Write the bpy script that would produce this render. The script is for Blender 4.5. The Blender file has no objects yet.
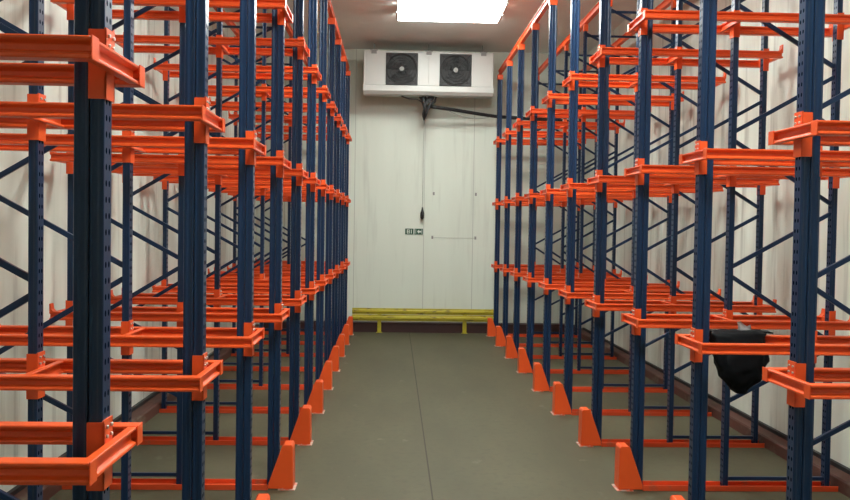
import bpy, bmesh, math, random
from mathutils import Vector, Matrix, noise

random.seed(7)
scene = bpy.context.scene
col = scene.collection

# ------------------------------------------------------------------ layout
F_PX, YAW, PITCH, ROLL, CAM_H = 843.86, .0365, -.0265, .0153, 2.0665
XL, XR = -.886, 1.931          # aisle faces of the two rows of front uprights
Y0, PITCH_Y = 2.642, 1.35      # first frame and frame spacing
LEVELS = (1.357, 2.555, 3.741)
TOP = 5.0
PX = (.045, .766, 1.600)       # upright centres, measured away from the aisle
RAIL_END = 1.670
WALL_L, WALL_R, WALL_E, WALL_F = XL - 1.85, XR + 1.85, 16.80, -4.0
CEIL = 5.57

# ------------------------------------------------------------------ materials
def srgb(r, g, b):
    f = lambda c: (c / 255 / 12.92) if c / 255 <= .04045 else ((c / 255 + .055) / 1.055) ** 2.4
    return (f(r), f(g), f(b), 1)

def new_mat(name, color, rough=.5, metal=0.0, spec=.5):
    m = bpy.data.materials.new(name); m.use_nodes = True
    b = m.node_tree.nodes['Principled BSDF']
    b.inputs['Base Color'].default_value = color
    b.inputs['Roughness'].default_value = rough
    b.inputs['Metallic'].default_value = metal
    b.inputs['Specular IOR Level'].default_value = spec
    return m

def N(m, t, **kw):
    n = m.node_tree.nodes.new(t)
    for k, v in kw.items():
        if k in n.inputs: n.inputs[k].default_value = v
        else: setattr(n, k, v)
    return n

def link(m, a, ao, b, bi): m.node_tree.links.new(a.outputs[ao], b.inputs[bi])

def mix(m, fac, c1, c2):
    """fac: (node, output); colours: tuple or (node, output)"""
    x = N(m, 'ShaderNodeMix', data_type='RGBA')
    m.node_tree.links.new(fac[0].outputs[fac[1]], x.inputs[0])
    for i, c in ((6, c1), (7, c2)):
        if isinstance(c[0], bpy.types.Node): m.node_tree.links.new(c[0].outputs[c[1]], x.inputs[i])
        else: x.inputs[i].default_value = c
    return (x, 2)

def noise_fac(m, scale, lo, hi, stretch=(1, 1, 1), detail=4, coord='Object', rough=.55):
    tc = N(m, 'ShaderNodeTexCoord'); mp = N(m, 'ShaderNodeMapping')
    mp.inputs['Scale'].default_value = stretch
    link(m, tc, coord, mp, 'Vector')
    nz = N(m, 'ShaderNodeTexNoise'); nz.inputs['Scale'].default_value = scale
    nz.inputs['Detail'].default_value = detail; nz.inputs['Roughness'].default_value = rough
    link(m, mp, 'Vector', nz, 'Vector')
    mr = N(m, 'ShaderNodeMapRange'); mr.inputs['From Min'].default_value = lo; mr.inputs['From Max'].default_value = hi
    link(m, nz, 'Fac', mr, 'Value')
    return (mr, 'Result')

def set_base(m, c): m.node_tree.links.new(c[0].outputs[c[1]], m.node_tree.nodes['Principled BSDF'].inputs['Base Color'])

def bump(m, fac, strength, dist=.01):
    b = N(m, 'ShaderNodeBump'); b.inputs['Strength'].default_value = strength; b.inputs['Distance'].default_value = dist
    m.node_tree.links.new(fac[0].outputs[fac[1]], b.inputs['Height'])
    m.node_tree.links.new(b.outputs['Normal'], m.node_tree.nodes['Principled BSDF'].inputs['Normal'])

BLUE = (.0095, .029, .075, 1)
ORANGE = (.82, .098, .016, 1)

blue = new_mat('navy_paint', BLUE, .28, 0, .32)
set_base(blue, mix(blue, noise_fac(blue, 3, .35, .7, (4, 4, .5)), BLUE, (.0088, .027, .070, 1)))

# upright: the same paint with the two columns of slots on the aisle face
blue_p = new_mat('navy_paint_perforated', BLUE, .28, 0, .32)
def perforation(m):
    tc = N(m, 'ShaderNodeTexCoord'); sp = N(m, 'ShaderNodeSeparateXYZ'); link(m, tc, 'Object', sp, 'Vector')
    def M(op, a, b=None, c=None):
        n = N(m, 'ShaderNodeMath', operation=op)
        for i, v in enumerate((a, b, c)):
            if v is None: continue
            if isinstance(v, tuple): m.node_tree.links.new(v[0].outputs[v[1]], n.inputs[i])
            else: n.inputs[i].default_value = v
        return (n, 0)
    z = M('FRACT', M('MULTIPLY', (sp, 'Z'), 20.0))
    dz = M('MULTIPLY', M('SUBTRACT', z, .5), .05)
    dy = M('SUBTRACT', M('ABSOLUTE', (sp, 'Y')), .014)
    r = M('SQRT', M('ADD', M('MULTIPLY', dz, dz), M('MULTIPLY', M('MULTIPLY', dy, dy), 1.9)))
    return M('LESS_THAN', r, .0100)
_pf = perforation(blue_p)
set_base(blue_p, mix(blue_p, _pf, BLUE, (.003, .008, .018, 1)))
_mr = N(blue_p, 'ShaderNodeMapRange'); _mr.inputs['To Min'].default_value = .32; _mr.inputs['To Max'].default_value = 0.0
link(blue_p, _pf[0], _pf[1], _mr, 'Value'); link(blue_p, _mr, 'Result', blue_p.node_tree.nodes['Principled BSDF'], 'Specular IOR Level')

orange = new_mat('orange_paint', ORANGE, .36, 0, .5)
set_base(orange, mix(orange, noise_fac(orange, 22, .30, .72), (.79, .092, .015, 1), ORANGE))
orange_old = new_mat('worn_orange_paint', ORANGE, .5, 0, .4)
set_base(orange_old, mix(orange_old, noise_fac(orange_old, 9, .58, .72, detail=7), (.66, .072, .016, 1), (.40, .10, .05, 1)))
scuffed = new_mat('scuffed_base_plate', (.5, .2, .12, 1), .6)
set_base(scuffed, mix(scuffed, noise_fac(scuffed, 14, .40, .56, detail=6), (.62, .085, .03, 1), (.50, .42, .36, 1)))
steel = new_mat('zinc_steel', (.62, .62, .60, 1), .35, .9)
white_sheet = new_mat('white_cabinet_sheet', (.58, .58, .55, 1), .35)
fan_black = new_mat('fan_grille_plastic', (.025, .026, .027, 1), .5)
fan_dark = new_mat('fan_recess', (.035, .035, .036, 1), .6)
hub_grey = new_mat('fan_hub_grey', (.36, .36, .34, 1), .5)
black_rubber = new_mat('black_rubber', (.012, .012, .013, 1), .55)
cable_grey = new_mat('cable_grey', (.42, .44, .40, 1), .6)
bag_black = new_mat('black_bag_plastic', (.0035, .004, .0055, 1), .6, 0, .15)
paper_white = new_mat('white_paper', (.8, .8, .8, 1), .7)
yellow = new_mat('yellow_paint', (.62, .50, .028, 1), .45)
set_base(yellow, mix(yellow, noise_fac(yellow, 7, .56, .70, (1, 3, 3), 6), (.46, .385, .022, 1), (.15, .11, .025, 1)))
sign_green = new_mat('sign_green', (.020, .085, .048, 1), .45)
sign_white = new_mat('sign_white', (.70, .76, .68, 1), .5)
lamp_body = new_mat('lamp_body_white', (.8, .8, .78, 1), .4)
lamp_grey = new_mat('lamp_end_grey', (.25, .25, .24, 1), .5)

def emit_mat(name, color, strength):
    m = bpy.data.materials.new(name); m.use_nodes = True
    b = m.node_tree.nodes['Principled BSDF']
    b.inputs['Base Color'].default_value = (.9, .9, .9, 1)
    b.inputs['Emission Color'].default_value = color
    b.inputs['Emission Strength'].default_value = strength
    return m
tube_lit = emit_mat('lit_diffuser', (.95, 1.0, .95, 1), 25)
tube_dim = emit_mat('lit_diffuser_dim', (.95, 1.0, .95, 1), 15)  # end pair set dimmer only to balance the end wall and far floor

# floor: trowelled concrete with tyre wear and stains
floor_m = new_mat('concrete_floor', (.17, .15, .11, 1), .62, 0, .35)
c = mix(floor_m, noise_fac(floor_m, .9, .3, .72, (1.6, .5, 1), 6), (.068, .064, .035, 1), (.098, .091, .051, 1))
c = mix(floor_m, noise_fac(floor_m, 14, .50, .80, detail=6), c, (.066, .060, .036, 1))
c = mix(floor_m, noise_fac(floor_m, 3.2, .66, .76, (1, .6, 1), 7), c, (.15, .14, .10, 1))
set_base(floor_m, c)
bump(floor_m, noise_fac(floor_m, 40, 0, 1), .15, .004)
joint_m = new_mat('floor_joint', (.040, .037, .025, 1), .8)

# insulated panel walls: faint vertical streaks in the colour, slightly rippled sheet
def panel(name, c1, c2, streak, ripple):
    m = new_mat(name, c1, .38, 0, .4)
    c = mix(m, noise_fac(m, 1.0, .42, .70, (3.0, 3.0, .35), 5), c1, c2)
    c = mix(m, noise_fac(m, 1.0, .54, .74, (7.0, 7.0, .55), 4), c, streak)
    set_base(m, c)
    bump(m, noise_fac(m, 1.0, 0, 1, (5, 5, .3), 2), ripple, .03)
    return m
wall_m = panel('cold_store_wall_panel', (.755, .785, .705, 1), (.64, .66, .585, 1), (.42, .425, .37, 1), .45)
end_m = panel('cold_store_end_panel', (.72, .77, .68, 1), (.69, .74, .65, 1), (.62, .66, .58, 1), .10)
ceil_m = new_mat('ceiling_panel', (.80, .83, .80, 1), .65, 0, .3)
set_base(ceil_m, mix(ceil_m, noise_fac(ceil_m, .8, .35, .7), (.80, .83, .80, 1), (.75, .775, .745, 1)))
seam_m = new_mat('panel_seam', (.48, .50, .45, 1), .6)
trim_m = new_mat('white_corner_trim', (.74, .76, .71, 1), .4)
kerb_m = new_mat('red_oxide_kerb_paint', (.13, .03, .02, 1), .6)
set_base(kerb_m, mix(kerb_m, noise_fac(kerb_m, 2.6, .56, .68, (1, .8, 1), 7), (.075, .027, .018, 1), (.16, .125, .09, 1)))
kerb_end_m = new_mat('dark_red_kerb_paint', (.055, .020, .019, 1), .6)

# ------------------------------------------------------------------ mesh helpers
class MB:
    def __init__(self): self.bm = bmesh.new()
    def faces_mat(self, faces, mi):
        for f in faces: f.material_index = mi
    def box(self, x0, x1, y0, y1, z0, z1, mi=0):
        v = [self.bm.verts.new(p) for p in ((x0,y0,z0),(x1,y0,z0),(x1,y1,z0),(x0,y1,z0),(x0,y0,z1),(x1,y0,z1),(x1,y1,z1),(x0,y1,z1))]
        fs = [self.bm.faces.new([v[i] for i in q]) for q in ((3,2,1,0),(4,5,6,7),(0,1,5,4),(1,2,6,5),(2,3,7,6),(3,0,4,7))]
        self.faces_mat(fs, mi); return fs
    def prism(self, pts, axis, a, b, mi=0):
        """closed polygon pts (2D) extruded along axis between a and b"""
        def p(q, t):
            return {'x': (t, q[0], q[1]), 'y': (q[0], t, q[1]), 'z': (q[0], q[1], t)}[axis]
        A = [self.bm.verts.new(p(q, a)) for q in pts]; B = [self.bm.verts.new(p(q, b)) for q in pts]
        n = len(pts); fs = []
        for i in range(n): fs.append(self.bm.faces.new((A[i], A[(i+1) % n], B[(i+1) % n], B[i])))
        fs.append(self.bm.faces.new(A)); fs.append(self.bm.faces.new(B[::-1]))
        self.faces_mat(fs, mi); return fs
    def bar(self, p, q, w, d, mi=0):
        """rectangular bar in the xz plane between p and q; w across, d along y"""
        p, q = Vector(p), Vector(q); t = (q - p).normalized(); n = Vector((-t.z, 0, t.x)) * (w / 2); y = Vector((0, d / 2, 0))
        v = [self.bm.verts.new(a + s * n + r * y) for a in (p, q) for s, r in ((-1,-1),(1,-1),(1,1),(-1,1))]
        fs = [self.bm.faces.new([v[i] for i in k]) for k in ((0,1,2,3),(7,6,5,4),(0,4,5,1),(1,5,6,2),(2,6,7,3),(3,7,4,0))]
        self.faces_mat(fs, mi)
    def cyl(self, p, q, r, seg=12, mi=0, r2=None):
        p, q = Vector(p), Vector(q); t = (q - p).normalized()
        a = t.orthogonal().normalized(); b = t.cross(a); r2 = r if r2 is None else r2
        A = []; B = []
        for i in range(seg):
            w = 2 * math.pi * i / seg; o = math.cos(w) * a + math.sin(w) * b
            A.append(self.bm.verts.new(p + o * r)); B.append(self.bm.verts.new(q + o * r2))
        fs = [self.bm.faces.new((A[i], A[(i+1) % seg], B[(i+1) % seg], B[i])) for i in range(seg)]
        for f in fs: f.smooth = True
        fs += [self.bm.faces.new(A[::-1]), self.bm.faces.new(B)]
        self.faces_mat(fs, mi)
    def tube(self, pts, r, seg=8, mi=0):
        pts = [Vector(p) for p in pts]; rings = []
        rs = r if isinstance(r, (list, tuple)) else [r] * len(pts)
        ref = None
        for i, p in enumerate(pts):
            t = (pts[min(i+1, len(pts)-1)] - pts[max(i-1, 0)]).normalized()
            if ref is None: ref = t.orthogonal().normalized()
            a = (ref - t * ref.dot(t)).normalized(); ref = a; b = t.cross(a)
            rings.append([self.bm.verts.new(p + (math.cos(2*math.pi*k/seg) * a + math.sin(2*math.pi*k/seg) * b) * rs[i]) for k in range(seg)])
        fs = []
        for A, B in zip(rings, rings[1:]):
            for k in range(seg): fs.append(self.bm.faces.new((A[k], A[(k+1) % seg], B[(k+1) % seg], B[k])))
        for f in fs: f.smooth = True
        fs += [self.bm.faces.new(rings[0][::-1]), self.bm.faces.new(rings[-1])]
        self.faces_mat(fs, mi)
    def ring(self, c, r, tr, axis='y', seg=32, ts=6, mi=0):
        c = Vector(c); rings = []
        for i in range(seg):
            w = 2*math.pi*i/seg; o = Vector((math.cos(w), 0, math.sin(w)))
            rings.append([self.bm.verts.new(c + o * (r + tr*math.cos(2*math.pi*k/ts)) + Vector((0, tr*math.sin(2*math.pi*k/ts), 0))) for k in range(ts)])
        fs = []
        for i in range(seg):
            A, B = rings[i], rings[(i+1) % seg]
            for k in range(ts): fs.append(self.bm.faces.new((A[k], A[(k+1) % ts], B[(k+1) % ts], B[k])))
        for f in fs: f.smooth = True
        self.faces_mat(fs, mi)
    def mesh(self, name, mats, bevel=0.0):
        bmesh.ops.recalc_face_normals(self.bm, faces=self.bm.faces)
        if bevel:
            es = [e for e in self.bm.edges if len(e.link_faces) == 2 and e.calc_face_angle(0) > .6]
            bmesh.ops.bevel(self.bm, geom=es, offset=bevel, segments=1, profile=.5, affect='EDGES')
        me = bpy.data.meshes.new(name); self.bm.to_mesh(me); self.bm.free()
        for m in (mats if isinstance(mats, (list, tuple)) else [mats]): me.materials.append(m)
        return me

def put(name, me, parent=None, loc=(0, 0, 0), rz=0.0):
    o = bpy.data.objects.new(name, me); col.objects.link(o); o.location = loc; o.rotation_euler = (0, 0, rz)
    if parent is not None: o.parent = parent
    return o

def empty(name, loc, rz=0.0):
    o = bpy.data.objects.new(name, None); col.objects.link(o); o.location = loc; o.rotation_euler = (0, 0, rz)
    o.empty_display_size = .1
    return o

def tag(o, label, cat, group=None):
    o['label'] = label; o['category'] = cat
    if group: o['group'] = group
    return o

def struct(o): o['kind'] = 'structure'; return o

# ------------------------------------------------------------------ the room
def slab(name, m, *b):
    k = MB(); k.box(*b); return struct(put(name, k.mesh(name, m)))
slab('floor', floor_m, WALL_L, WALL_R, WALL_F, WALL_E, -.12, 0)
slab('ceiling', ceil_m, WALL_L, WALL_R, WALL_F, WALL_E, CEIL, CEIL + .12)
slab('wall_left', wall_m, WALL_L - .12, WALL_L, WALL_F - .12, WALL_E + .12, -.12, CEIL + .12)
slab('wall_right', wall_m, WALL_R, WALL_R + .12, WALL_F - .12, WALL_E + .12, -.12, CEIL + .12)
slab('wall_back', end_m, WALL_L, WALL_R, WALL_E, WALL_E + .12, -.12, CEIL + .12)
slab('wall_front', wall_m, WALL_L, WALL_R, WALL_F - .12, WALL_F, -.12, CEIL + .12)
KH = .10
def kerb(name, sx, wall):
    k = MB()
    pts = [(wall, 0), (wall - sx * .19, 0), (wall - sx * .175, KH - .012), (wall - sx * .16, KH), (wall, KH)]
    k.prism(pts, 'y', WALL_F, WALL_E, 0)
    struct(put(name, k.mesh(name, kerb_m)))
kerb('baseboard_left', -1, WALL_L)
kerb('baseboard_right', 1, WALL_R)
slab('baseboard_back', kerb_end_m, WALL_L + .19, WALL_R - .19, WALL_E - .26, WALL_E, 0, .185)
slab('trim_1', black_rubber, WALL_L, WALL_L + .035, WALL_F, WALL_E - .26, KH, KH + .035)
slab('trim_2', black_rubber, WALL_R - .035, WALL_R, WALL_F, WALL_E - .26, KH, KH + .035)
n = 3
for x in (-2.18, -.80, .582, 1.56, 2.54):        # joints between the panels of the end wall
    slab('trim_%d' % n, seam_m, x - .006, x + .006, WALL_E - .003, WALL_E, .185, CEIL); n += 1
slab('trim_%d' % n, joint_m, .314, .326, WALL_F, WALL_E - .26, -.004, .0012); n += 1   # saw-cut joint along the floor

# ------------------------------------------------------------------ rack parts (local x runs away from the aisle)
def upright_mesh(name, double):
    """rear uprights are one folded channel; the aisle upright is two of them back to back"""
    k = MB(); t, g, d, hw = .034, .007, .0035, .0225
    for cx, sg in (((-.0225, 1), (.0225, -1)) if double else ((0, 1),)):
        q = [(-hw, -t), (-.008, -t), (-.003, -t + d), (.010, -t + d), (.015, -t + .001), (hw - .002, -t + .001), (hw - .002, t - .001), (.015, t - .001), (.010, t - d), (-.003, t - d), (-.008, t), (-hw, t)]
        pts = [(cx + sg * x, y) for x, y in q]
        fs = k.prism(pts, 'z', 0, TOP)
        if sg == 1: k.faces_mat([fs[11]], 1)
    return k.mesh(name, [blue, blue_p], .0022)
M_UP2 = upright_mesh('upright', True); M_UP = upright_mesh('upright', False)
HW = (.045, .0225, .0225)

RZ = .032; RW = .030; RY = .220          # rail half height, half width, offset from the frame plane
def rail_mesh():
    k = MB(); h, w = RZ, RW
    pts = [(-w, -h), (w, -h), (w, -h + .013), (.008, -h + .022), (.008, h - .022), (w, h - .012), (w, h), (-w, h), (-w, h - .012), (-.008, h - .022), (-.008, -h + .022), (-w, -h + .013)]
    k.prism(pts, 'x', -.034, RAIL_END)
    k.box(-.038, -.034, -w, w, -h - .003, h + .003)
    return k.mesh('pallet_rail', orange, .003)
M_RAIL = rail_mesh()

def stop_mesh():
    k = MB(); k.prism([(RAIL_END - .035, RZ), (RAIL_END, RZ), (RAIL_END, RZ + .062), (RAIL_END - .010, RZ + .062), (RAIL_END - .016, RZ + .02)], 'y', -RW, RW)
    return k.mesh('rail_stop', orange, .002)
M_STOP = stop_mesh()

def arm_mesh(name, flip=1):
    k = MB(); h = .031; s = flip
    pts = [(0, -h), (-s*.028, -h), (-s*.028, -h + .010), (-s*.011, -h + .018), (-s*.011, h - .018), (-s*.028, h - .010), (-s*.028, h), (0, h)]
    k.prism(pts, 'y', -RY + RW, RY - RW)
    return k.mesh(name, orange, .002)
M_ARM = arm_mesh('support_arm'); M_ARM_END = arm_mesh('end_arm', -1)

def bracket_mesh():
    k = MB(); x0, x1, t, y = -.006, .046, .006, .0400   # x = 0 is the upright's aisle face
    for s in (-1, 1):
        k.box(x0, x1, min(s*y, s*(y - t)), max(s*y, s*(y - t)), -.105, .105)
    k.box(x0, x0 + t, -y, y, -.105, .110)
    for yy in (-.02, .02):
        for z in (.058, .088): k.cyl((x0 - .007, yy, z), (x0, yy, z), .006, 6, 1)
    return k.mesh('post_bracket', [orange, steel], 0)
M_BR = bracket_mesh()

def cap_mesh(h):
    k = MB(); k.box(-h, h, -.041, .041, -.09, .004); return k.mesh('post_cap', orange, .004)
M_CAP = cap_mesh(.052); M_CAP1 = cap_mesh(.030)

nodes = []          # bracing zigzag between the two rear uprights
P2, P3 = [.675, 1.76, 2.846, 3.93], [1.18, 2.278, 3.375, 4.46]
seq = [(2, .675), (3, 1.18), (2, 1.76), (3, 2.278), (2, 2.846), (3, 3.375), (2, 3.93), (3, 4.46), (2, 4.93)]
def brace_mesh(a, b):
    k = MB(); xa, xb = {2: PX[1] + .02, 3: PX[2] - .02}[a[0]], {2: PX[1] + .02, 3: PX[2] - .02}[b[0]]
    k.bar((xa, 0, a[1] + .04), (xb, 0, b[1] - .04), .032, .026)
    return k.mesh('diagonal_brace', blue, .003)
M_BRACES = [brace_mesh(a, b) for a, b in zip(seq, seq[1:])]
def strut_mesh(z):
    k = MB(); k.bar((PX[1] + .02, 0, z), (PX[2] - .02, 0, z), .030, .026); return k.mesh('horizontal_strut', blue, .003)
M_STRUTS = [strut_mesh(.085), strut_mesh(4.86)]

def make_frame():
    r = empty('rack_frame', (0, 0, 0))
    for i, x in enumerate(PX):
        put('upright', M_UP if i else M_UP2, r, (x, 0, .012))
        put('post_cap', M_CAP1 if i else M_CAP, r, (x, 0, TOP + .012))
    for m in M_BRACES: put('diagonal_brace', m, r)
    for m in M_STRUTS: put('horizontal_strut', m, r)
    for z in LEVELS:
        for s in (-1, 1):
            pr = put('pallet_rail', M_RAIL, r, (0, s * RY, z))
            put('rail_stop', M_STOP, pr)
        for x, hw in zip(PX, HW):
            if x < 1:
                put('post_bracket', M_BR, r, (x - hw, 0, z - .008))
                put('support_arm', M_ARM, r, (x - hw - .006, 0, z))
            else:
                put('post_bracket', M_BR, r, (x + hw, 0, z - .008), math.pi)
                put('support_arm', M_ARM_END, r, (x + hw + .006, 0, z))
    return r

def copy_tree(o, parent=None):
    c_ = o.copy(); col.objects.link(c_); c_.parent = parent
    for ch in kids[o]: copy_tree(ch, c_)
    return c_

proto = make_frame()
kids = {}
for o in bpy.data.objects: kids.setdefault(o, [])
for o in bpy.data.objects:
    if o.parent: kids[o.parent].append(o)

# floor rail: shallow channel under each frame;  post guard: folded steel around the foot of the aisle upright
def floor_rail_mesh(s):
    k = MB(); a, b = (-.105, .030) if s > 0 else (-.030, .125)
    k.box(.074, 1.655, a, b, .0, .008)
    k.box(.074, 1.655, a, a + .008, .008, .043); k.box(.074, 1.655, b - .008, b, .008, .043)
    return k.mesh('floor_rail', orange_old, .002)
M_FR = {'right': floor_rail_mesh(1), 'left': floor_rail_mesh(-1)}
def guard_mesh(sg):
    k = MB(); ya, yb_ = (-.098, .044) if sg > 0 else (-.044, .110)
    side = [(-.120, .008), (-.116, .337), (-.104, .352), (-.044, .352), (-.034, .345), (.070, .050), (.070, .008)]
    k.prism(side, 'y', ya, ya + .007); k.prism(side, 'y', yb_ - .007, yb_)
    k.prism([(-.120, .008), (-.116, .337), (-.109, .337), (-.113, .008)], 'y', ya + .007, yb_ - .007)
    k.prism([(-.116, .337), (-.104, .352), (-.044, .352), (-.044, .345), (-.101, .345), (-.109, .335)], 'y', ya + .007, yb_ - .007)
    return k.mesh('guard_plate', orange, .0025)
M_G = {'right': guard_mesh(1), 'left': guard_mesh(-1)}
M_GB = {}
for sd, a, b in (('right', -.116, .062), ('left', -.062, .128)):
    k = MB(); k.box(-.138, -.004, a, b, 0, .006)
    for y in (a + .011, b - .011): k.cyl((-.04, y, .006), (-.04, y, .014), .007, 6, 1)
    M_GB[sd] = k.mesh('base_plate', [scuffed, steel], .0015)

ORD = ['first', 'second', 'third', 'fourth', 'fifth', 'sixth', 'seventh', 'eighth', 'ninth', 'tenth', 'eleventh']
def place(side, ks):
    X = XL if side == 'left' else XR; rz = math.pi if side == 'left' else 0.0
    n_ = len(ks)
    for i, kk in enumerate(ks):
        y = Y0 + kk * PITCH_Y
        global used
        f = proto if not used else copy_tree(proto)
        used = True
        f.location = (X, y, 0 if side == 'left' else -.010); f.rotation_euler = (0, 0, rz); f.scale = (1.022 if side == 'left' else 1.0, 1, 1)
        if i == 0: w_ = 'nearest blue and orange pallet rack frame in the %s-hand row' % side
        elif side == 'right' and kk == 2: w_ = 'second rack frame from the front in the right-hand row, black bag on its rails'
        elif i == n_ - 1: w_ = 'blue and orange rack frame of the %s-hand row standing closest to the end wall' % side
        elif i == n_ - 2: w_ = 'blue and orange rack frame second from the end wall in the %s-hand row' % side
        else: w_ = '%s blue and orange rack frame from the front in the %s-hand row' % (ORD[i], side)
        tag(f, w_, 'rack', 'drive-in rack frames in the %s-hand row' % side)
        if kk < 2: continue
        pos = 'closest to the end wall' if i == n_ - 1 else 'second from the end wall' if i == n_ - 2 else ORD[i] + ' from the front'
        if kk > 2:
            fr = put('floor_rail', M_FR[side], None, (X, y, 0), rz)
            tag(fr, 'orange floor rail under the %s-hand rack frame %s' % (side, pos), 'floor rail', 'floor rails under the %s-hand racks' % side)
        g = empty('post_guard', (X, y, 0), rz)
        put('guard_plate', M_G[side], g); b_ = put('base_plate', M_GB[side], g); b_['label'] = 'scuffed base plate with worn paint'
        tag(g, 'orange steel guard at the foot of the %s-hand rack frame %s' % (side, pos), 'post guard', 'post guards along the %s of the aisle' % side)
used = False
place('left', list(range(0, 11)))
place('right', list(range(1, 11)))

# tie beams running the length of each row on top of the uprights
def beam_mesh(y0, y1):
    k = MB(); h = .045
    pts = [(-.030, -h), (.030, -h), (.030, -h + .012), (.012, -h + .02), (.012, h - .02), (.030, h - .012), (.030, h), (-.030, h), (-.030, h - .012), (-.012, h - .02), (-.012, -h + .02), (-.030, -h + .012)]
    k.prism(pts, 'y', y0, y1)
    return k.mesh('tie_beam', orange, .002)
for side, X, s, k0 in (('left', XL, -1, 0), ('right', XR, 1, 1)):
    m_ = beam_mesh(-.12, (10 - k0) * PITCH_Y + .12)
    for px_, nm in zip(PX, ('along the aisle edge', 'over the middle posts', 'nearest the side wall')):
        o = put('tie_beam', m_, None, (X + s * px_, Y0 + k0 * PITCH_Y, TOP + .016 + .045))
        tag(o, 'long orange beam on top of the %s-hand rack row, %s' % (side, nm), 'beam', 'tie beams on top of the racks')

# ------------------------------------------------------------------ black bag over a rail of the second right-hand frame
yb = Y0 + 2 * PITCH_Y + RY - RW       # face of the rear rail towards the camera
zt = LEVELS[0] + RZ
def bag():
    k = MB(); bm = k.bm
    # rings from the flap behind the rail, over it, and down to the knotted tip
    prof = [  # z, centre x, half width, y front, y back
        (zt + .030, 2.265, .150, yb - .060, yb - .010),
        (zt + .012, 2.275, .185, yb - .110, yb - .004),
        (zt - .060, 2.275, .185, yb - .130, yb - .004),
        (zt - .130, 2.285, .178, yb - .150, yb - .006),
        (zt - .200, 2.285, .165, yb - .160, yb - .010),
        (zt - .270, 2.285, .135, yb - .150, yb - .020),
        (zt - .330, 2.290, .090, yb - .130, yb - .040),
        (zt - .380, 2.295, .035, yb - .110, yb - .065)]
    rings = []; S = 36
    for z, cx, hw, y0, y1 in prof:
        cy, hd = (y0 + y1) / 2, (y1 - y0) / 2; rg = []
        for i in range(S):
            a = 2 * math.pi * i / S; ca, sa = math.cos(a), math.sin(a)
            x = cx + hw * math.copysign(abs(ca) ** .75, ca); y = cy + hd * math.copysign(abs(sa) ** .75, sa)
            rg.append((x, y, z))
        rings.append(rg)
    # densify between rings and wrinkle
    dense = []
    for A, B in zip(rings, rings[1:]):
        for t in (0, .25, .5, .75): dense.append([tuple(a + (b - a) * t for a, b in zip(p, q)) for p, q in zip(A, B)])
    dense.append(rings[-1])
    V = []
    for rg in dense:
        row = []
        for p in rg:
            q = Vector(p); d = noise.noise(Vector((q.x * 20, q.y * 16, q.z * 7))) * .030 + noise.noise(q * 30) * .014
            c0 = Vector((2.26, yb - .09, q.z)); o = (q - c0); o.z = 0; q = q + o.normalized() * d
            q.y = min(q.y, yb - .003); q.z += noise.noise(q * 17) * .006
            row.append(bm.verts.new(q))
        V.append(row)
    fs = []
    for A, B in zip(V, V[1:]):
        for i in range(S): fs.append(bm.faces.new((A[i], A[(i+1) % S], B[(i+1) % S], B[i])))
    fs.append(bm.faces.new(V[0][::-1])); fs.append(bm.faces.new(V[-1]))
    # flap lying over the rail
    nx, ny = 16, 6; G = []
    for j in range(ny + 1):
        row = []
        for i in range(nx + 1):
            x = 2.07 + .44 * i / nx; y = yb - .05 + .15 * j / ny
            z = zt + .012 + .010 * noise.noise(Vector((x * 15, y * 20, 3))) + (.0 if j < ny else -.03)
            row.append((x + .012 * noise.noise(Vector((y * 30, i, 1))), y, max(z, zt + .004) if j < ny else z))
        G.append(row)
    T = [[bm.verts.new((p[0], p[1], p[2] + .010)) for p in r] for r in G]; Bt = [[bm.verts.new(p) for p in r] for r in G]
    for j in range(ny):
        for i in range(nx):
            fs.append(bm.faces.new((T[j][i], T[j][i+1], T[j+1][i+1], T[j+1][i])))
            fs.append(bm.faces.new((Bt[j][i], Bt[j+1][i], Bt[j+1][i+1], Bt[j][i+1])))
    for i in range(nx):
        fs.append(bm.faces.new((T[0][i+1], T[0][i], Bt[0][i], Bt[0][i+1]))); fs.append(bm.faces.new((T[ny][i], T[ny][i+1], Bt[ny][i+1], Bt[ny][i])))
    for j in range(ny):
        fs.append(bm.faces.new((T[j][0], T[j+1][0], Bt[j+1][0], Bt[j][0]))); fs.append(bm.faces.new((T[j+1][nx], T[j][nx], Bt[j][nx], Bt[j+1][nx])))
    for f in fs: f.smooth = True
    o = put('plastic_bag', k.mesh('plastic_bag', bag_black))
    tag(o, 'crumpled black plastic bag hanging from an orange rail of the right-hand rack', 'bag')
    k = MB(); bm = k.bm; G = []
    for j in range(4):
        G.append([bm.verts.new((2.27 + .10 * i / 4 + .02 * j / 3, yb - .050 + .006 * i + .02 * j / 3, zt + .085 - .022 * j + .012 * math.sin(i * 1.7 + j) - .006 * i)) for i in range(5)])
    for j in range(3):
        for i in range(4): bm.faces.new((G[j][i], G[j][i+1], G[j+1][i+1], G[j+1][i])).smooth = True
    bmesh.ops.solidify(bm, geom=bm.faces[:], thickness=.006)
    t = put('white_tag', k.mesh('white_tag', paper_white), o); t['label'] = 'crumpled white scrap on top of the bag'
bag()

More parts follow.
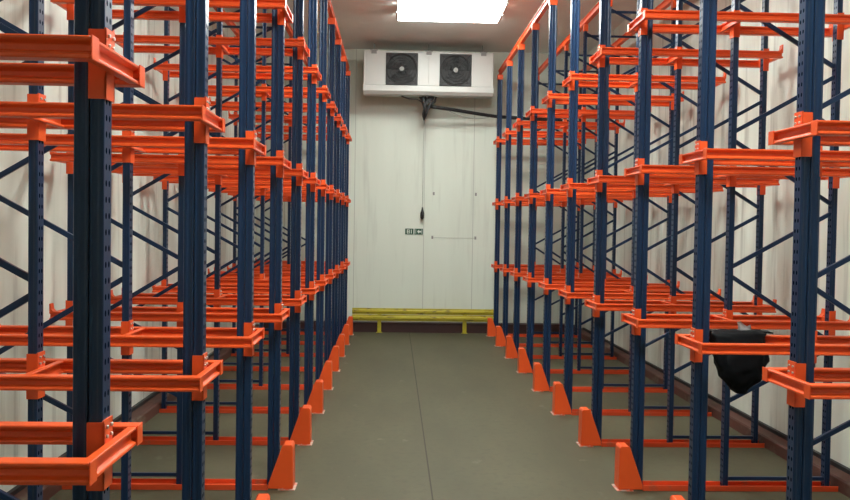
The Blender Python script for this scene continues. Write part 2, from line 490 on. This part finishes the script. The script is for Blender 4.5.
# ------------------------------------------------------------------ evaporator (cooling unit) under the ceiling
def cooler():
    r = tag(empty('cooling_unit', (.60, 15.92, 4.56)), 'white twin-fan cooling unit hung under the ceiling at the end wall', 'air cooler')
    k = MB(); W, H, D = 1.215, .80, .62
    z0 = .17
    k.box(-W, W, 0, D, z0, H + .01)
    for x in (-.30, .0, .30): k.box(x - .003, x + .003, -.002, .001, z0 + .04, H - .03)
    k.box(-W - .004, -W + .02, -.008, D, z0 - .01, H + .01); k.box(W - .02, W + .004, -.008, D, z0 - .01, H + .01)
    put('casing', k.mesh('casing', white_sheet, .006), r)
    k = MB()      # sloping drip tray
    k.prism([(-.03, .165), (-.03, .06), (.04, .0), (D + .02, .05), (D + .02, .165)], 'x', -W - .012, W + .012)
    put('drip_tray', k.mesh('drip_tray', white_sheet, .006), r)
    for cx in (-.505, .505):
        fz = .47; S = .30
        k = MB(); k.box(cx - S, cx + S, -.030, -.002, fz - S, fz + S)
        fan = put('fan', k.mesh('fan', fan_dark, .006), r)
        k = MB()
        for rr in (.06, .11, .16, .21, .26): k.ring((cx, -.055, fz), rr, .005)
        k.ring((cx, -.035, fz), .283, .012)
        for i in range(8):
            a = math.pi * i / 8 * 2; k.cyl((cx + .05 * math.cos(a), -.055, fz + .05 * math.sin(a)), (cx + .285 * math.cos(a), -.055, fz + .285 * math.sin(a)), .004, 6)
        for sx in (-1, 1):
            for sz in (-1, 1): k.cyl((cx + sx * .2, -.055, fz + sz * .2), (cx + sx * .27, -.028, fz + sz * .27), .006, 6)
        put('grille', k.mesh('grille', fan_black), fan)
        k = MB()
        for i in range(5):
            a = 2 * math.pi * i / 5 + .3
            u, v = Vector((math.cos(a), 0, math.sin(a))), Vector((-math.sin(a), 0, math.cos(a)))
            c0 = Vector((cx, -.040, fz)); q = []
            for rr, hw, tw in ((.06, .035, .004), (.16, .065, .006), (.26, .075, .007)):
                q.append((c0 + u * rr - v * hw + Vector((0, tw, 0)), c0 + u * rr + v * hw - Vector((0, tw, 0))))
            vs = [[k.bm.verts.new(p) for p in e] for e in q]
            for e, g in zip(vs, vs[1:]): k.bm.faces.new((e[0], e[1], g[1], g[0]))
        bmesh.ops.solidify(k.bm, geom=k.bm.faces[:], thickness=.003)
        put('fan_blades', k.mesh('fan_blades', fan_black), fan)
        k = MB(); k.cyl((cx, -.062, fz), (cx, -.030, fz), .042, 20, 0, .046)
        put('hub', k.mesh('hub', hub_grey, .003), fan)
    for x in (-1.03, .0, 1.03):
        k = MB(); k.box(x - .05, x + .05, -.012, .0, H - .05, H + .01); k.cyl((x, .30, H), (x, .30, CEIL - 4.56), .006, 8)
        k.box(x - .07, x + .07, .0, D, H + .01, H + .03)
        put('hanger', k.mesh('hanger', lamp_grey), r)
cooler()

# cables and pipe below the unit
k = MB(); rnd = random.Random(3)
for i in range(11):
    x0 = .60 + rnd.uniform(-.17, .12); xt = .545 + rnd.uniform(-.02, .02); zb = rnd.uniform(4.10, 4.36)
    sw = rnd.uniform(-.12, .12)
    k.tube([(x0, 16.05, 4.548), (x0 + sw * .3, 16.02, 4.50), (x0 * .5 + xt * .5 + sw, 15.99, 4.42), (xt + sw * .35, 16.0, zb + .06), (xt, 16.02, zb), (xt - sw * .2, 16.06, zb + .07), (x0 - sw * .5, 16.09, 4.46), (x0 - sw, 16.12, 4.550)], .015, 7)
k.tube([(.52, 16.05, 4.42), (.40, 16.02, 4.49), (.24, 16.04, 4.50), (.10, 16.08, 4.548)], .013, 7)
tag(put('cable_bundle', k.mesh('cable_bundle', black_rubber)), 'tangle of black cables hanging under the middle of the cooling unit', 'cables')
k = MB(); pts = []
for i in range(25):
    t = i / 24; x = .62 + t * (WALL_R - .62)
    pts.append((x, 16.12 + .45 * min(1, t * 2), 4.375 - .21 * t + (.02 * math.sin(t * 9) - .03 * math.sin(math.pi * min(1, t * 2))) * (1 if t < .5 else .6)))
k.tube(pts, .034, 10)
pipe = tag(put('refrigerant_pipe', k.mesh('refrigerant_pipe', black_rubber)), 'black insulated pipe running right from the cooling unit behind the racks', 'pipe')
P_ = [Vector(p) for p in pts]
k = MB(); q = [P_[3 + i // 2] + Vector((0, 0, -.036 - .075 * math.sin(math.pi * i / 12))) for i in range(0, 13, 2)]
k.tube([P_[3] + Vector((0, 0, -.02))] + q + [P_[9] + Vector((0, 0, -.02))], .008, 6)
lc = put('loose_cable', k.mesh('loose_cable', cable_grey), pipe); lc['label'] = 'thin grey cable sagging below the pipe'
r = tag(empty('hanging_switch', (.546, 16.70, 2.25)), 'dark pull switch hanging on a long thin cord down the end wall', 'switch')
k = MB(); k.tube([(0, 0, .20), (.004, 0, .9), (-.004, -.02, 1.5), (0, -.62, 1.86)], .0042, 6); put('cord', k.mesh('cord', cable_grey), r)
k = MB(); k.tube([(0, 0, -.02), (0, 0, .01), (0, 0, .10), (0, 0, .16), (0, 0, .22)], [.018, .04, .042, .022, .012], 12); put('switch_body', k.mesh('switch_body', black_rubber), r)

# emergency sign: two small green plates side by side on one backing
r = tag(empty('emergency_sign', (.39, WALL_E, 1.985)), 'small green and white emergency exit sign on the end wall', 'sign')
k = MB(); k.box(-.185, .185, -.008, 0, -.066, .066); put('backing', k.mesh('backing', sign_white), r)
k = MB(); k.box(-.178, -.012, -.014, -.008, -.058, .058); k.box(.008, .178, -.014, -.008, -.058, .058); put('green_panel', k.mesh('green_panel', sign_green), r)
k = MB()
y0, y1 = -.016, -.014
# left plate: pale bars of lettering ; right plate: running figure, doorway and arrow
for x in (-.135, -.095, -.055): k.box(x - .007, x + .007, y0, y1, -.040, .040)
for z in (-.034, .0, .034): k.box(-.128, -.108, y0, y1, z - .006, z + .006)
k.prism([(.060, .0), (.098, .040), (.098, .016), (.140, .016), (.140, -.016), (.098, -.016), (.098, -.040)], 'y', y0, y1)
k.box(.150, .158, y0, y1, -.046, .046); k.box(.030, .038, y0, y1, -.046, .046)
put('pictogram', k.mesh('pictogram', sign_white), r)

# four old fixings left on the end wall
for x, z, w_ in ((.77, 2.745, 'upper left'), (1.61, 2.745, 'upper right'), (.755, 1.875, 'lower left'), (1.615, 1.875, 'lower right')):
    k = MB(); k.box(-.018, .018, -.008, 0, -.03, .03); k.cyl((0, -.02, 0), (0, -.008, 0), .011, 8)
    tag(put('wall_fixing', k.mesh('wall_fixing', lamp_grey, 0), None, (x, WALL_E, z)), 'tiny grey fixing on the end wall right of the sign, %s of four' % w_, 'fixing', 'fixings on the end wall')
k = MB(); k.tube([(.77, WALL_E - .012, 1.875), (1.1, WALL_E - .010, 1.868), (1.6, WALL_E - .012, 1.872)], .0035, 6)
tag(put('wire', k.mesh('wire', cable_grey)), 'thin wire strung between the two lower fixings on the end wall', 'wire')

# ------------------------------------------------------------------ yellow barrier in front of the end kerb
r = tag(empty('barrier_rail', (.60, 16.42, 0)), 'yellow double-rail crash barrier on two short posts before the end wall', 'barrier')
def rail(z, x0, x1, hh, y):
    k = MB(); h = hh
    k.prism([(y, -h), (y + .05, -h), (y + .05, h), (y, h), (y, h * .55), (y - .025, h * .35), (y - .025, -h * .35), (y, -h * .55)], 'x', x0, x1)
    return k.mesh('bumper_rail', yellow, .004)
o = put('bumper_rail', rail(0, -1.40, 1.415, .058, .01), r, (0, 0, .425)); o = put('bumper_rail', rail(0, -1.40, 1.415, .060, -.02), r, (0, 0, .300))
for x in (-.87, .80):
    k = MB(); k.box(x - .038, x + .038, .035, .085, 0, .47); k.box(x - .06, x + .06, .01, .11, 0, .008)
    put('post', k.mesh('post', yellow, .004), r)

# ------------------------------------------------------------------ fluorescent ceiling lights (the room's lamps)
def light(x, y, label, tube):
    r = tag(empty('ceiling_light', (x, y, CEIL)), label, 'light', 'fluorescent lights over the aisle')
    L, Wd = .84, .29
    k = MB(); k.box(-L, L, -Wd, Wd, -.022, 0)
    put('housing', k.mesh('housing', lamp_body, .003), r)
    k = MB(); k.prism([(-Wd + .012, -.022), (-Wd + .02, -.110), (-Wd + .06, -.135), (Wd - .06, -.135), (Wd - .02, -.110), (Wd - .012, -.022)], 'x', -L + .03, L - .03)
    put('diffuser', k.mesh('diffuser', tube, .004), r)
    for s in (-1, 1):
        k = MB(); k.box(min(s * (L - .03), s * (L + .005)), max(s * (L - .03), s * (L + .005)), -Wd, Wd, -.138, -.022)
        put('end_cap', k.mesh('end_cap', lamp_body, .004), r)
light(.82, 13.64, 'long fluorescent ceiling light nearest the cooling unit', tube_dim)
light(.82, 12.98, 'long fluorescent ceiling light second from the cooling unit, at the top edge', tube_dim)
for y, w_ in ((8.7, 'second pair along the aisle from the end wall, farther tube'), (8.0, 'second pair along the aisle from the end wall, nearer tube'), (3.5, 'nearest pair above the aisle, farther tube'), (2.8, 'nearest pair above the aisle, nearer tube')):
    light(.83, y, 'fluorescent ceiling light of the ' + w_, tube_lit)

# ------------------------------------------------------------------ world, camera, view
w = bpy.data.worlds.new('World'); scene.world = w; w.use_nodes = True
w.node_tree.nodes['Background'].inputs['Color'].default_value = (0, 0, 0, 1)

cam = bpy.data.cameras.new('Camera'); co = bpy.data.objects.new('Camera', cam); col.objects.link(co)
cam.sensor_fit = 'HORIZONTAL'; cam.sensor_width = 36; cam.lens = F_PX * 36 / 850; cam.clip_start = .05
R = Matrix.Rotation(-YAW, 3, 'Z') @ Matrix.Rotation(PITCH, 3, 'X')
cr, sr = math.cos(ROLL), math.sin(ROLL)
right, up, fwd = R @ Vector((cr, 0, sr)), R @ Vector((-sr, 0, cr)), R @ Vector((0, 1, 0))
M = Matrix((right, up, -fwd)).transposed().to_4x4(); M.translation = (0, 0, CAM_H)
co.matrix_world = M
scene.camera = co

vs = scene.view_settings
vs.view_transform = 'Standard'; vs.look = 'None'; vs.exposure = 0.78; vs.gamma = 1.0; vs.use_curve_mapping = False
